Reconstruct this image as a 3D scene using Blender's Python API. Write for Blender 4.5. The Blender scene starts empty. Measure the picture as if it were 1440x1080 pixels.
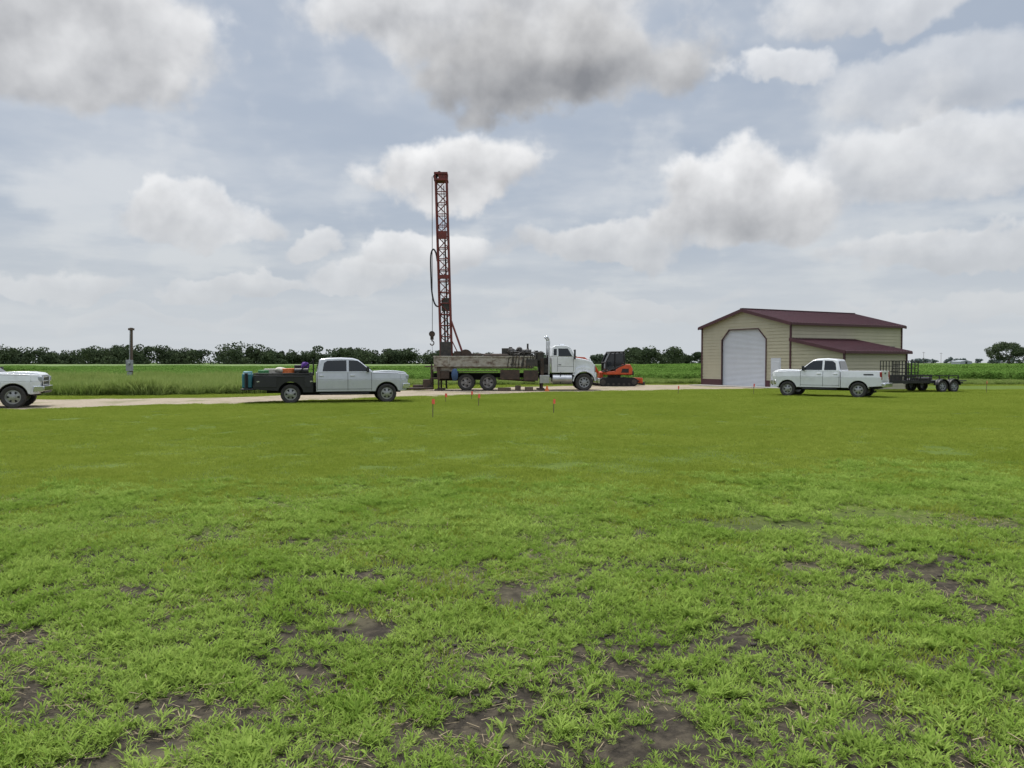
import bpy, bmesh, math, random
import numpy as np
from mathutils import Vector, Euler, Matrix
random.seed(7); rng=np.random.default_rng(11)
scene=bpy.context.scene
R=math.radians

# ------------------------------------------------------------------ helpers
def link(o,parent=None):
    scene.collection.objects.link(o)
    if parent is not None: o.parent=parent
    return o
def empty(name,loc,rz=0):
    e=bpy.data.objects.new(name,None); e.empty_display_size=.5
    e.location=loc; e.rotation_euler=(0,0,R(rz)); scene.collection.objects.link(e); return e

def mat(name,col,rough=.6,metal=0,var=.0,vcol=None,vscale=3,bump=0,bscale=20,coat=0,stretch=(1,1,1),thr=None,spec=None):
    m=bpy.data.materials.new(name); m.use_nodes=True; nt=m.node_tree; n=nt.nodes; l=nt.links
    b=n['Principled BSDF']; b.inputs['Roughness'].default_value=rough; b.inputs['Metallic'].default_value=metal
    if coat: b.inputs['Coat Weight'].default_value=coat; b.inputs['Coat Roughness'].default_value=.05
    if spec is not None: b.inputs['Specular IOR Level'].default_value=spec
    tc=n.new('ShaderNodeTexCoord'); mp=n.new('ShaderNodeMapping'); mp.inputs['Scale'].default_value=stretch
    l.new(tc.outputs['Object'],mp.inputs['Vector'])
    nz=n.new('ShaderNodeTexNoise'); nz.inputs['Scale'].default_value=vscale; nz.inputs['Detail'].default_value=8; nz.inputs['Roughness'].default_value=.65
    l.new(mp.outputs[0],nz.inputs['Vector'])
    mr=n.new('ShaderNodeMapRange')
    a,c=thr if thr else (.35,.68)
    mr.inputs[1].default_value=a; mr.inputs[2].default_value=c
    l.new(nz.outputs['Fac'],mr.inputs[0])
    mx=n.new('ShaderNodeMix'); mx.data_type='RGBA'
    mx.inputs[6].default_value=(*col,1)
    c2=vcol if vcol else tuple(x*(1-var) for x in col)
    mx.inputs[7].default_value=(*c2,1)
    l.new(mr.outputs[0],mx.inputs[0]); l.new(mx.outputs[2],b.inputs['Base Color'])
    if bump:
        n2=n.new('ShaderNodeTexNoise'); n2.inputs['Scale'].default_value=bscale; n2.inputs['Detail'].default_value=6
        l.new(tc.outputs['Object'],n2.inputs['Vector'])
        bp=n.new('ShaderNodeBump'); bp.inputs['Strength'].default_value=bump; bp.inputs['Distance'].default_value=.02
        l.new(n2.outputs['Fac'],bp.inputs['Height']); l.new(bp.outputs[0],b.inputs['Normal'])
    return m

def leafmat(name,c1,c2,trans=.35,pscale=.35,c3=None,rough=.6):
    m=bpy.data.materials.new(name); m.use_nodes=True; nt=m.node_tree; n=nt.nodes; l=nt.links
    n.remove(n['Principled BSDF']); out=n['Material Output']
    oi=n.new('ShaderNodeObjectInfo'); g=n.new('ShaderNodeNewGeometry')
    nz=n.new('ShaderNodeTexNoise'); nz.inputs['Scale'].default_value=pscale; nz.inputs['Detail'].default_value=3
    l.new(g.outputs['Position'],nz.inputs['Vector'])
    nz2=n.new('ShaderNodeTexNoise'); nz2.inputs['Scale'].default_value=pscale*25; nz2.inputs['Detail'].default_value=0
    l.new(g.outputs['Position'],nz2.inputs['Vector'])
    a=n.new('ShaderNodeMath'); a.operation='MULTIPLY_ADD'; a.inputs[1].default_value=.35
    l.new(oi.outputs['Random'],a.inputs[0]); l.new(nz.outputs['Fac'],a.inputs[2])
    a2=n.new('ShaderNodeMath'); a2.operation='MULTIPLY_ADD'; a2.inputs[1].default_value=.7
    l.new(nz2.outputs['Fac'],a2.inputs[0]); l.new(a.outputs[0],a2.inputs[2])
    mr=n.new('ShaderNodeMapRange'); mr.inputs[1].default_value=.7; mr.inputs[2].default_value=1.3
    l.new(a2.outputs[0],mr.inputs[0])
    mx=n.new('ShaderNodeMix'); mx.data_type='RGBA'; mx.inputs[6].default_value=(*c1,1); mx.inputs[7].default_value=(*c2,1)
    l.new(mr.outputs[0],mx.inputs[0])
    d=n.new('ShaderNodeBsdfDiffuse')
    t=n.new('ShaderNodeBsdfTranslucent')
    l.new(mx.outputs[2],d.inputs['Color']); l.new(mx.outputs[2],t.inputs['Color'])
    ms=n.new('ShaderNodeMixShader'); ms.inputs[0].default_value=trans
    l.new(d.outputs[0],ms.inputs[1]); l.new(t.outputs[0],ms.inputs[2]); l.new(ms.outputs[0],out.inputs['Surface'])
    return m

class Part:
    def __init__(s): s.v=[]; s.f=[]
    def add(s,vs,fs):
        o=len(s.v); s.v+= [tuple(v) for v in vs]; s.f+=[[i+o for i in f] for f in fs]; return s
    def box(s,c,d,r=(0,0,0)):
        x,y,z=[k/2 for k in d]; M=Euler([R(a) for a in r]).to_matrix(); c=Vector(c)
        vs=[c+M@Vector(p) for p in [(-x,-y,-z),(x,-y,-z),(x,y,-z),(-x,y,-z),(-x,-y,z),(x,-y,z),(x,y,z),(-x,y,z)]]
        return s.add(vs,[(0,3,2,1),(4,5,6,7),(0,1,5,4),(1,2,6,5),(2,3,7,6),(3,0,4,7)])
    def cyl(s,p0,p1,r,r2=None,seg=12):
        p0=Vector(p0);p1=Vector(p1); r2=r if r2 is None else r2
        d=(p1-p0).normalized(); a=d.orthogonal().normalized(); b=d.cross(a)
        vs=[];
        for p,rr in ((p0,r),(p1,r2)):
            for i in range(seg):
                t=2*math.pi*i/seg; vs.append(p+a*math.cos(t)*rr+b*math.sin(t)*rr)
        fs=[(i,(i+1)%seg,seg+(i+1)%seg,seg+i) for i in range(seg)]
        fs+=[tuple(range(seg))[::-1],tuple(range(seg,2*seg))]
        return s.add(vs,fs)
    def tube(s,pts,r,seg=8):
        pts=[Vector(p) for p in pts]; n=len(pts); vs=[]
        up=Vector((0,1,0))
        for i,p in enumerate(pts):
            d=(pts[min(i+1,n-1)]-pts[max(i-1,0)]).normalized()
            a=d.cross(up); a=a.normalized() if a.length>.05 else d.orthogonal().normalized(); b=d.cross(a)
            vs+=[p+(a*math.cos(2*math.pi*k/seg)+b*math.sin(2*math.pi*k/seg))*r for k in range(seg)]
        fs=[]
        for i in range(n-1):
            for k in range(seg): fs.append((i*seg+k,i*seg+(k+1)%seg,(i+1)*seg+(k+1)%seg,(i+1)*seg+k))
        fs+=[tuple(range(seg)),tuple(range((n-1)*seg,n*seg))]
        return s.add(vs,fs)
    def prism(s,pts,ya,yb=None):
        if yb is None:
            w=ya if callable(ya) else (lambda x,z,_k=ya:_k)
            fa=lambda x,z:-w(x,z); fb=w
        else:
            fa=ya if callable(ya) else (lambda x,z,_k=ya:_k); fb=yb if callable(yb) else (lambda x,z,_k=yb:_k)
        n=len(pts); vs=[(x,fa(x,z),z) for x,z in pts]+[(x,fb(x,z),z) for x,z in pts]
        fs=[tuple(range(n)),tuple(range(n,2*n))[::-1]]+[(i,i+n,(i+1)%n+n,(i+1)%n) for i in range(n)]
        return s.add(vs,fs)
    def side(s,pts,w,off=.004,sides=(1,-1)):
        f=w if callable(w) else (lambda x,z:w)
        for k in sides: s.add([(x,k*(f(x,z)+off),z) for x,z in pts],[tuple(range(len(pts)))])
        return s
    def poly(s,pts): return s.add(pts,[tuple(range(len(pts)))])
    def lathe(s,prof,c,seg=28,k=1):
        c=Vector(c); vs=[];n=len(prof)
        for r,y in prof:
            for i in range(seg):
                t=2*math.pi*i/seg; vs.append(c+Vector((r*math.cos(t),y*k,r*math.sin(t))))
        fs=[]
        for j in range(n-1):
            for i in range(seg): fs.append((j*seg+i,j*seg+(i+1)%seg,(j+1)*seg+(i+1)%seg,(j+1)*seg+i))
        return s.add(vs,fs)
    def blob(s,c,r,seed=0,sub=2,amp=.15):
        bm=bmesh.new(); bmesh.ops.create_icosphere(bm,subdivisions=sub,radius=1)
        rr=random.Random(seed); vs=[]
        for v in bm.verts:
            k=1+rr.uniform(-amp,amp); vs.append((c[0]+v.co.x*r[0]*k,c[1]+v.co.y*r[1]*k,c[2]+v.co.z*r[2]*k))
        fs=[[v.index for v in f.verts] for f in bm.faces]; bm.free(); return s.add(vs,fs)
    def obj(s,name,m,parent=None,bevel=0,seg=2,recalc=True,ang=35):
        me=bpy.data.meshes.new(name); me.from_pydata(s.v,[],s.f); 
        if recalc:
            bm=bmesh.new(); bm.from_mesh(me); bmesh.ops.recalc_face_normals(bm,faces=bm.faces); bm.to_mesh(me); bm.free()
        me.polygons.foreach_set('use_smooth',[True]*len(me.polygons)); me.set_sharp_from_angle(angle=R(ang))
        me.materials.append(m); o=bpy.data.objects.new(name,me); link(o,parent)
        if bevel:
            b=o.modifiers.new('b','BEVEL'); b.width=bevel; b.segments=seg; b.limit_method='ANGLE'; b.angle_limit=R(40); b.harden_normals=False
        return o

# ------------------------------------------------------------------ materials
WHITE=mat('white_paint',(.66,.67,.68),.28,coat=.6,vcol=(.54,.54,.53),vscale=2.5,thr=(.45,.8))
SILVER=mat('silver_white_paint',(.46,.47,.49),.28,metal=.15,coat=.6,vcol=(.38,.39,.40),vscale=2.5,thr=(.45,.8))
GLASS=mat('dark_glass',(.012,.015,.017),.04,spec=.6)
BLACK=mat('black_steel',(.012,.012,.013),.45,var=.4,bump=.1)
PLASTIC=mat('black_plastic',(.02,.02,.021),.6,var=.2)
DARK=mat('underbody',(.012,.012,.012),.85,var=.3)
TYRE=mat('tyre_rubber',(.022,.022,.022),.85,vcol=(.05,.045,.038),vscale=8)
RIM=mat('alloy_rim',(.42,.42,.43),.35,metal=.85,var=.2)
CHROME=mat('chrome',(.62,.63,.64),.15,metal=1,var=.1)
LAMP=mat('lamp_lens',(.30,.32,.34),.08,coat=.8)
REDL=mat('tail_lens',(.25,.01,.01),.15,coat=.5)
GAP=mat('panel_gap',(.05,.05,.052),.8)
RIGRED=mat('rig_red_paint',(.19,.026,.018),.6,vcol=(.08,.025,.018),vscale=5,bump=.2)
RIGTAN=mat('weathered_deck_paint',(.33,.31,.26),.75,vcol=(.11,.07,.045),vscale=2.2,stretch=(1,1,2),thr=(.45,.66),bump=.3)
RUST=mat('rusty_steel',(.08,.05,.035),.85,vcol=(.03,.025,.02),vscale=4,bump=.3)
GREASE=mat('greasy_machinery',(.02,.019,.018),.5,vcol=(.06,.05,.04),vscale=6,bump=.3)
ALU=mat('aluminium_tank',(.5,.5,.5),.35,metal=.8,var=.3)
WRIM=mat('dusty_steel_rim',(.30,.29,.28),.6,vcol=(.10,.08,.07),vscale=6)
ORANGE=mat('orange_paint',(.55,.075,.015),.4,coat=.3,var=.3,vscale=3)
CREAM=mat('cream_siding',(.42,.385,.275),.5,var=.1,vscale=1.2)
MAROON=mat('maroon_metal',(.070,.020,.028),.5,var=.25,vscale=1.5)
DOORW=mat('white_door',(.54,.56,.60),.45,var=.08,vscale=1)
SHEDW=mat('shed_metal',(.32,.34,.36),.6,var=.2,vscale=1)
WOOD=mat('weathered_wood',(.14,.10,.075),.9,var=.5,vscale=5,stretch=(4,4,.4),bump=.4)
GALV=mat('galvanised',(.35,.36,.37),.5,metal=.5,var=.2)
TEAL=mat('teal_paint',(.03,.17,.21),.45,var=.3)
PINK=mat('pink_ribbon',(.85,.12,.08),.6)
CONC=mat('concrete',(.32,.31,.29),.9,var=.2,vscale=6,bump=.2)
ORHOSE=mat('orange_hose',(.65,.16,.03),.5,var=.2); PURPLE=mat('purple_cloth',(.08,.02,.2),.8,var=.2)
GREENH=mat('green_hose',(.05,.22,.07),.5,var=.2); TARP=mat('canvas_tan',(.45,.42,.36),.85,var=.3,bump=.5)

# ------------------------------------------------------------------ wheels
def wheel(parent,name,x,y,r,w,rim=RIM,n=6):
    k=1 if y>0 else -1; c=(x,y,r)
    T=Part(); T.lathe([(.6*r,-w*.4),(.72*r,-w*.5),(.92*r,-w*.5),(.985*r,-w*.42),(r,-w*.34),(r,w*.34),(.985*r,w*.42),(.92*r,w*.5),(.72*r,w*.5),(.6*r,w*.4)],c,k=k)
    for i in range(36):
        t=2*math.pi*i/36; 
        T.box((x+math.cos(t)*r*.995,y+(w*.2 if i%2 else -w*.2),r+math.sin(t)*r*.995),(.02,w*.42,r*.07),(0,-math.degrees(t),0))
    T.obj(name+'_tyre',TYRE,parent)
    Q=Part(); Q.lathe([(.62*r,-w*.3),(.62*r,w*.42),(.58*r,w*.42),(.55*r,w*.2),(.22*r,w*.26),(.2*r,w*.4),(.001,w*.42)],c,k=k); Q.obj(name+'_rim',rim,parent)
    D=Part()
    for i in range(n):
        t=2*math.pi*i/n; ca,sa=math.cos(t),math.sin(t); pts=[]
        for u,v in ((.3,-.05),(.3,.05),(.5,.12),(.5,-.12)):
            yy=w*.2+(w*.06)*(.55-u)/.33+.006
            pts.append((x+(u*ca-v*sa)*r,y+k*(yy+.004),r+(u*sa+v*ca)*r))
        D.poly(pts)
    D.obj(name+'_rim_openings',DARK,parent,recalc=False)

def arc(cx,cz,r,a0,a1,n=12):
    return [(cx+r*math.cos(R(a0+(a1-a0)*i/n)),cz+r*math.sin(R(a0+(a1-a0)*i/n))) for i in range(n+1)]

# ------------------------------------------------------------------ pickup
def pickup(name,loc,rz,paint,cb,wb,back,bed='box',r=.40,chromegrille=True,fx=.86):
    E=empty(name,loc,rz); ar=r+.085; zc=r+.01
    zs=1.02; zb=1.33; zr=1.95; hf=zb-.02
    P=Part()
    pts=[(-cb,.50),(-cb,zs),(.60,zs),(.60,.52)]+[p for p in arc(0,zc,ar,12,168) ]+[(-ar,.50)]
    P.prism(pts,1.0)
    wN=lambda x,z:1.0-(x-.60)*.36
    P.prism([(.60,.52),(fx,.55),(fx+.05,zs),(.60,zs)],wN)
    P.obj('lower_body_panels',paint,E,bevel=.02,seg=3)
    wU=lambda x,z:1.0-(z-zs)*.20
    P=Part()
    P.prism([(-cb,zs+.001),(-cb,zb),(-.60,zb),(.50,hf-.01),(.60,hf-.02),(.60,zs+.001)],wU)
    wN2=lambda x,z:1.0-(x-.60)*.36-(z-zs)*.20
    P.prism([(.60,zs+.001),(fx+.05,zs+.001),(fx+.05,hf-.09),(fx+.0,hf-.035),(.60,hf-.02)],wN2)
    P.obj('shoulder_panels',paint,E,bevel=.02,seg=3)
    wH=lambda x,z:.83-(x+.6)*.07
    Part().prism([(-.60,zb-.04),(-.60,zb+.04),(.0,zb+.075),(.45,zb+.065),(fx-.08,hf+.04),(fx+.03,hf-.02),(fx+.05,hf-.25),(.2,zb-.3)],wH).obj('hood',paint,E,bevel=.05,seg=4,ang=45)
    wG=lambda x,z:.955-(z-1.3)*.32
    Part().prism([(-.50,1.28),(-1.22,zr-.07),(-1.45,zr-.005),(-1.95,zr+.02),(-cb+.5,zr),(-cb+.16,zr-.05),(-cb+.01,1.28)],wG).obj('cab_roof_and_pillars',paint,E,bevel=.065,seg=4,ang=45)
    W=Part(); ws=zb+.045; wt=zr-.12
    mid=-1.66 if cb>2.6 else -1.74
    W.side([(-.76,ws),(-.82,ws+.12),(-1.10,wt-.09),(-1.24,wt),(mid+.04,wt+.02),(mid+.04,ws)],wG,.006)
    re=.34 if cb>2.6 else .26
    W.side([(mid-.06,ws),(mid-.06,wt+.02),(-cb+re+.14,wt),(-cb+re+.0,wt-.10),(-cb+re-.06,ws+.05),(-cb+re-.06,ws)],wG,.006)
    def strip(p0,p1,off,ins):
        (x0,z0),(x1,z1)=p0,p1; d=Vector((x1-x0,0,z1-z0)).normalized(); nrm=Vector((d.z,0,-d.x))*off
        pts=[]
        for (x,z,sg) in ((x0,z0,-1),(x0,z0,1),(x1,z1,1),(x1,z1,-1)):
            pts.append((x+nrm.x,sg*(wG(x,z)-ins),z+nrm.z))
        W.poly(pts)
    strip((-.56,1.34),(-1.16,zr-.125),.010,.085)
    strip((-cb+.03,1.40),(-cb+.125,zr-.13),-.014,.15)
    W.obj('windows',GLASS,E,recalc=False)
    G=Part()
    for xx in (-.66,mid-.01,-cb+.05):
        G.side([(xx-.009,.55),(xx+.009,.55),(xx+.009,zs),(xx-.009,zs)],1.0,.003)
        G.side([(xx-.009,zs),(xx+.009,zs),(xx+.009,zb-.01),(xx-.009,zb-.01)],wU,.003)
    G.side([(-cb+.05,.60),(-.66,.60),(-.66,.616),(-cb+.05,.616)],1.0,.003)
    G.side([(-.62,zb-.045),(.50,hf-.05),(.50,hf-.038),(-.62,zb-.033)],wU,.003)
    G.obj('panel_gaps',GAP,E,recalc=False)
    Hn=Part()
    for xx in (mid+.18,-cb+.22):
        for sg in (1,-1): Hn.box((xx,sg*.975,1.19),(.2,.05,.035))
    Hn.obj('door_handles',CHROME if chromegrille else paint,E,bevel=.008)
    K=Part()
    for sg in (1,-1):
        K.box((-.82,sg*1.11,1.46),(.10,.19,.24)); K.box((-.80,sg*1.0,1.40),(.06,.16,.06))
        K.box((-(cb+.5)/2-.05,sg*1.0,.42),(cb-.9,.12,.05))
    K.box((-.56,0,1.36),(.12,1.5,.03))
    K.obj('mirrors_and_steps',PLASTIC,E,bevel=.03)
    L=Part()
    for sg in (1,-1):
        L.box((fx+.0,sg*.765,1.11),(.16,.26,.20),(0,0,-sg*17))
    L.obj('headlights',LAMP,E,bevel=.03)
    Gr=Part(); Gr.box((fx+.055,0,1.04),(.05,1.2,.40)); Gr.box((fx+.045,0,.62),(.2,1.3,.12)); Gr.obj('grille',BLACK,E,bevel=.02)
    C=Part()
    for z in (.88,1.03,1.19): C.box((fx+.085,0,z),(.03,1.18,.035))
    C.box((fx+.08,.60,1.04),(.03,.04,.36)); C.box((fx+.08,-.60,1.04),(.03,.04,.36))
    C.box((fx+.08,0,.74),(.16,1.66,.20)); 
    for sg in (1,-1): C.box((fx-.04,sg*.90,.73),(.34,.12,.22),(0,0,-sg*28))
    C.obj('bumper_and_grille_bars',CHROME,E,bevel=.025)
    U=Part(); U.box(((.70-wb-back+.15)/2,0,.66),(wb+back+.4,1.36,.42)); U.box((-wb/2,0,.42),(wb*.9,.9,.16))
    U.cyl((-wb,-.85,r),(-wb,.85,r),.07); U.cyl((0,-.8,r),(0,.8,r),.06); U.obj('chassis',DARK,E)
    Ut=Part()
    for sg in (1,-1):
        Ut.prism(arc(0,zc,ar-.004,5,175,12)+arc(0,zc,ar-.03,175,5,12),sg*.55,sg*.96)
    Ut.obj('wheel_liners',DARK,E)
    for sg,nm in ((1,'left'),(-1,'right')):
        wheel(E,'front_wheel_'+nm,0,sg*.87,r,.27)
        wheel(E,'rear_wheel_'+nm,-wb,sg*.87,r,.27)
    if bed=='box':
        x0=-cb-.03; x1=-wb-back
        B=Part(); ap=arc(-wb,zc,ar,8,172)
        low=[(x1,.60),(x1,zs),(x0,zs),(x0,.50)]+[(-wb+ar,.50)]+ap+[(-wb-ar,.56)]
        for sg in (1,-1):
            B.prism(low,sg*.62,sg*1.0)
            B.prism([(x1,zs),(x1,zb),(x0,zb),(x0,zs)],(lambda x,z,s=sg:s*.88),(lambda x,z,s=sg:s*(1.0-(z-zs)*.20)))
        B.box(((x0+x1)/2,0,.82),(x0-x1-.02,1.3,.06)); B.box((x0-.03,0,1.08),(.06,1.76,.46)); B.box((x1+.05,0,1.0),(.08,1.68,.66))
        B.obj('cargo_bed',paint,E,bevel=.022,seg=3)
        T=Part(); 
        for sg in (1,-1): T.box((x1+.03,sg*.93,1.10),(.1,.13,.38))
        T.obj('tail_lights',REDL,E,bevel=.015)
        Cb=Part(); Cb.box((x1-.08,0,.64),(.18,1.9,.2)); Cb.obj('rear_bumper',CHROME,E,bevel=.03)
        M=Part(); M.box((x1-.002,0,1.22),(.02,.3,.07)); M.side([(x1+.35,zs+.10),(x1+.8,zs+.10),(x1+.82,zs+.17),(x1+.37,zs+.17)],lambda x,z:1.0-(z-zs)*.20,.004)
        M.obj('tailgate_handle_and_decal',PLASTIC,E,recalc=False)
        S=Part(); S.box((x1+.5,0,.3),(.1,.6,.1)); S.obj('hitch',DARK,E)
    return E

pickup('white_pickup_truck',(-19.4,30.2,0),21,WHITE,3.0,3.75,1.25,'box',r=.43)
pickup('white_pickup_truck',(14.85,40.6,0),144,WHITE,2.58,3.42,1.05,'box',r=.385,chromegrille=False,fx=.74)
# centre service truck
E=pickup('service_pickup_truck',(-5.72,34.5,0),15,SILVER,3.0,4.05,1.2,'flat',r=.41)
wb=4.05; x0=-3.12; x1=-5.55
B=Part()
ap=arc(-wb,.42,.52,8,172)
for sg in (1,-1):
    B.prism([(x1,.62),(x1,1.22),(x0,1.22),(x0,.48),(-wb+.52,.48)]+ap+[(-wb-.52,.55)],sg*.66,sg*1.06)
    B.box(((x0+x1)/2,sg*1.03,1.27),(x0-x1,.06,.07))
B.box(((x0+x1)/2,0,1.0),(x0-x1,1.5,.08)); B.box((x0-.03,0,1.15),(.06,2.1,.3)); B.box((x1+.03,0,1.0),(.06,2.12,.35))
B.obj('service_bed',BLACK,E,bevel=.015)
H=Part()
for y in (-.9,-.45,0,.45,.9): H.box((x0+.02,y,1.55),(.05,.05,.7))
H.box((x0+.02,0,1.88),(.06,1.86,.06)); H.box((x0+.02,0,1.6),(.05,1.8,.05))
for z in np.arange(1.3,1.9,.08): H.box((x0+.02,0,z),(.02,1.8,.02))
for sg in (1,-1): H.box((x0-.35,sg*.95,1.55),(.9,.05,.05),(0,-38,0))
H.obj('headache_rack',BLACK,E)
D=Part()
for a,b in ((x1+.06,-wb-.56),(-wb+.58,x0-.06)):
    for sg in (1,-1):
        D.box(((a+b)/2,sg*1.066,.92),(abs(b-a),.02,.42)); 
D.box(((x0+x1)/2,1.066,1.15),(2.2,.02,.03)); D.box(((x0+x1)/2,-1.066,1.15),(2.2,.02,.03))
D.obj('toolbox_doors',PLASTIC,E,bevel=.008)
D=Part()
for sg in (1,-1):
    for xx in (x1+.2,-wb+.85): D.box((xx,sg*1.08,.95),(.10,.02,.05))
    D.box((x1+.02,sg*.98,.75),(.03,.12,.08))
D.obj('latches',CHROME,E)
D=Part(); D.box((-4.75,-.35,1.32),(.8,.6,.34)); D.blob((-4.45,-.5,1.42),(.28,.3,.14),3); D.obj('canvas_bundle',TARP,E,bevel=.05)
D=Part()
for k in range(4): D.tube([(-4.15+.26*math.cos(t),-.55+.26*math.sin(t),1.32+.05*k) for t in np.linspace(0,6.28,20)],.03)
D.obj('coiled_orange_hose',ORHOSE,E)
D=Part()
for k in range(3): D.tube([(-5.15+.2*math.cos(t),-.6+.2*math.sin(t),1.30+.05*k) for t in np.linspace(0,6.28,18)],.03)
D.obj('coiled_green_hose',GREENH,E)
D=Part(); D.blob((-3.45,-.55,1.6),(.18,.22,.18),5); D.obj('purple_cloth',PURPLE,E)
D=Part(); D.box((-3.6,.2,1.4),(.6,1.0,.5)); D.cyl((-3.9,-.8,1.38),(-3.3,-.8,1.38),.13); D.box((-4.2,.5,1.25),(.9,.5,.35)); D.obj('black_toolbox',BLACK,E,bevel=.03)
D=Part(); D.box((-5.80,-.45,.98),(.42,.75,.62)); D.box((-5.80,-.45,1.33),(.36,.6,.1)); D.obj('teal_generator',TEAL,E,bevel=.05)
D=Part(); D.box((-5.82,.55,.9),(.4,.8,.5)); D.box((-5.75,0,.62),(.6,2.0,.06)); D.cyl((-5.85,-.87,.6),(-5.85,-.87,1.3),.05); D.box((-5.79,-.84,.95),(.06,.03,.7)); D.obj('rear_step_and_vise',BLACK,E,bevel=.02)

# ------------------------------------------------------------------ drill rig truck
E=empty('drilling_rig_truck',(0,48.6,0),1)
ch=Part(); 
for sg in (1,-1): ch.box((.1,sg*.45,.95),(10,.1,.28))
for xx in np.arange(-4.6,5,1.1): ch.box((xx,0,.95),(.1,.9,.2))
for xx in (-2.85,-1.5): ch.cyl((xx,-1,.52),(xx,1,.52),.12); ch.blob((xx,0,.52),(.28,.28,.28),1,amp=0)
ch.cyl((4.45,-.9,.53),(4.45,.9,.53),.08); ch.box((-2.2,.0,.75),(1.9,1.1,.18)); ch.obj('chassis_frame',DARK,E)
for sg,nm in ((1,'left'),(-1,'right')):
    wheel(E,'front_wheel_'+nm,4.45,sg*1.02,.53,.3,GALV,8)
    for xx in (-2.85,-1.5):
        wheel(E,'rear_outer_wheel_%s_%d'%(nm,int(-xx*10)),xx,sg*1.05,.52,.28,WRIM,5)
        wheel(E,'rear_inner_wheel_%s_%d'%(nm,int(-xx*10)),xx,sg*.72,.52,.26,RUST,5)
wC=lambda x,z:1.02-max(0,z-2.1)*.14
Part().prism([(2.45,1.12),(2.45,2.1),(3.92,2.1),(3.92,1.12)],1.02).obj('cab_lower',WHITE,E,bevel=.03,seg=3)
Part().prism([(2.45,2.1),(2.50,2.70),(2.68,2.82),(3.35,2.82),(3.55,2.74),(3.88,2.1)],wC).obj('cab_upper',WHITE,E,bevel=.04,seg=3)
wHd=lambda x,z:.86-(x-3.9)*.18
Part().prism([(3.9,1.15),(3.9,2.06),(4.55,1.96),(5.0,1.82),(5.13,1.62),(5.16,.85),(5.0,.8),(4.9,1.1)],wHd).obj('hood',WHITE,E,bevel=.06,seg=3)
F=Part()
for sg in (1,-1):
    a=sg*.6; b=sg*1.18
    F.prism(arc(4.45,.53,.72,5,175,14)+arc(4.45,.53,.66,175,5,14),a,b)
    F.prism([(3.74,1.0),(3.9,1.35),(4.3,1.48),(4.75,1.45),(5.1,1.2),(5.18,.75),(5.12,.7)]+arc(4.45,.53,.68,12,145,8),sg*.70,sg*.95)
    F.box((5.17,sg*.95,.98),(.06,.35,.3))
F.obj('fenders',WHITE,E,bevel=.02)
W=Part()
W.side([(2.86,2.14),(2.86,2.62),(3.45,2.62),(3.72,2.14)],wC,.006); W.side([(2.56,2.2),(2.58,2.6),(2.76,2.6),(2.76,2.2)],wC,.006)
W.poly([(3.885,-.9,2.15),(3.885,.9,2.15),(3.60,.84,2.68),(3.60,-.84,2.68)]); W.obj('cab_windows',GLASS,E,recalc=False)
G=Part()
for xx in (2.80,3.80): G.side([(xx-.01,1.2),(xx+.01,1.2),(xx+.01,2.1),(xx-.01,2.1)],1.02,.003)
G.side([(2.8,1.5),(3.8,1.5),(3.8,1.515),(2.8,1.515)],1.02,.003); G.obj('door_gaps',GAP,E,recalc=False)
K=Part()
for sg in (1,-1):
    K.box((3.85,sg*1.32,2.25),(.1,.2,.6)); K.cyl((3.8,sg*1.0,2.5),(3.85,sg*1.3,2.5),.02); K.cyl((3.8,sg*1.0,1.95),(3.85,sg*1.3,1.98),.02)
    K.box((2.95,sg*1.035,1.62),(.18,.03,.04)); K.box((3.15,sg*1.05,.62),(.9,.25,.05))
K.box((2.98,-1.15,.8),(.05,.05,.7)); K.box((2.25,-.5,1.7),(.15,.5,1.1)); K.obj('mirrors_and_steps',BLACK,E,bevel=.01)
C=Part()
for sg in (1,-1):
    C.cyl((2.28,sg*.85,1.0),(2.28,sg*.85,3.1),.075,seg=16); C.tube([(2.28,sg*.85,3.05),(2.27,sg*.85,3.2),(2.2,sg*.85,3.32),(2.1,sg*.85,3.38)],.06)
C.box((5.19,0,1.25),(.05,.95,.75)); C.box((5.36,0,.62),(.12,2.3,.32)); 
for y in (-.3,0,.3): C.cyl((3.0,y,2.86),(3.3,y,2.86),.05)
C.obj('stacks_grille_bumper',CHROME,E,bevel=.02)
Gr=Part(); 
for y in np.arange(-.42,.43,.06): Gr.box((5.222,y,1.25),(.012,.025,.68))
Gr.obj('grille_slots',BLACK,E)
T=Part()
for sg in (1,-1): T.cyl((2.5,sg*.92,.72),(3.7,sg*.92,.72),.30,seg=20)
T.box((2.0,-.95,.72),(.6,.45,.5)); T.obj('fuel_tanks',ALU,E,bevel=.015)
L=Part(); 
for sg in (1,-1): L.box((5.2,sg*.95,1.0),(.05,.25,.18))
L.obj('headlights',LAMP,E)
Dk=Part()
Dk.box((-1.75,-1.12,1.83),(6.2,.12,.62)); Dk.box((-1.75,1.12,1.83),(6.2,.12,.62)); Dk.box((-1.75,0,1.56),(6.2,2.2,.08))
Dk.box((-1.75,-1.19,2.12),(6.25,.06,.07)); Dk.box((-1.75,-1.19,1.53),(6.25,.06,.07))
for xx in np.arange(-4.8,1.4,.88): Dk.box((xx,-1.195,1.82),(.07,.05,.55))
Dk.prism([(-4.9,1.52),(-4.9,1.2),(-3.7,1.2),(-3.5,1.38),(1.3,1.38),(1.35,1.52)],1.0)
Dk.obj('deck_side_beams',RIGTAN,E,bevel=.012)
Un=Part()
Un.box((-.15,-.95,1.0),(1.2,.5,.6)); Un.box((1.15,-.9,.95),(.9,.6,.65)); Un.box((-4.2,-.85,1.0),(.6,.5,.5))
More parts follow.
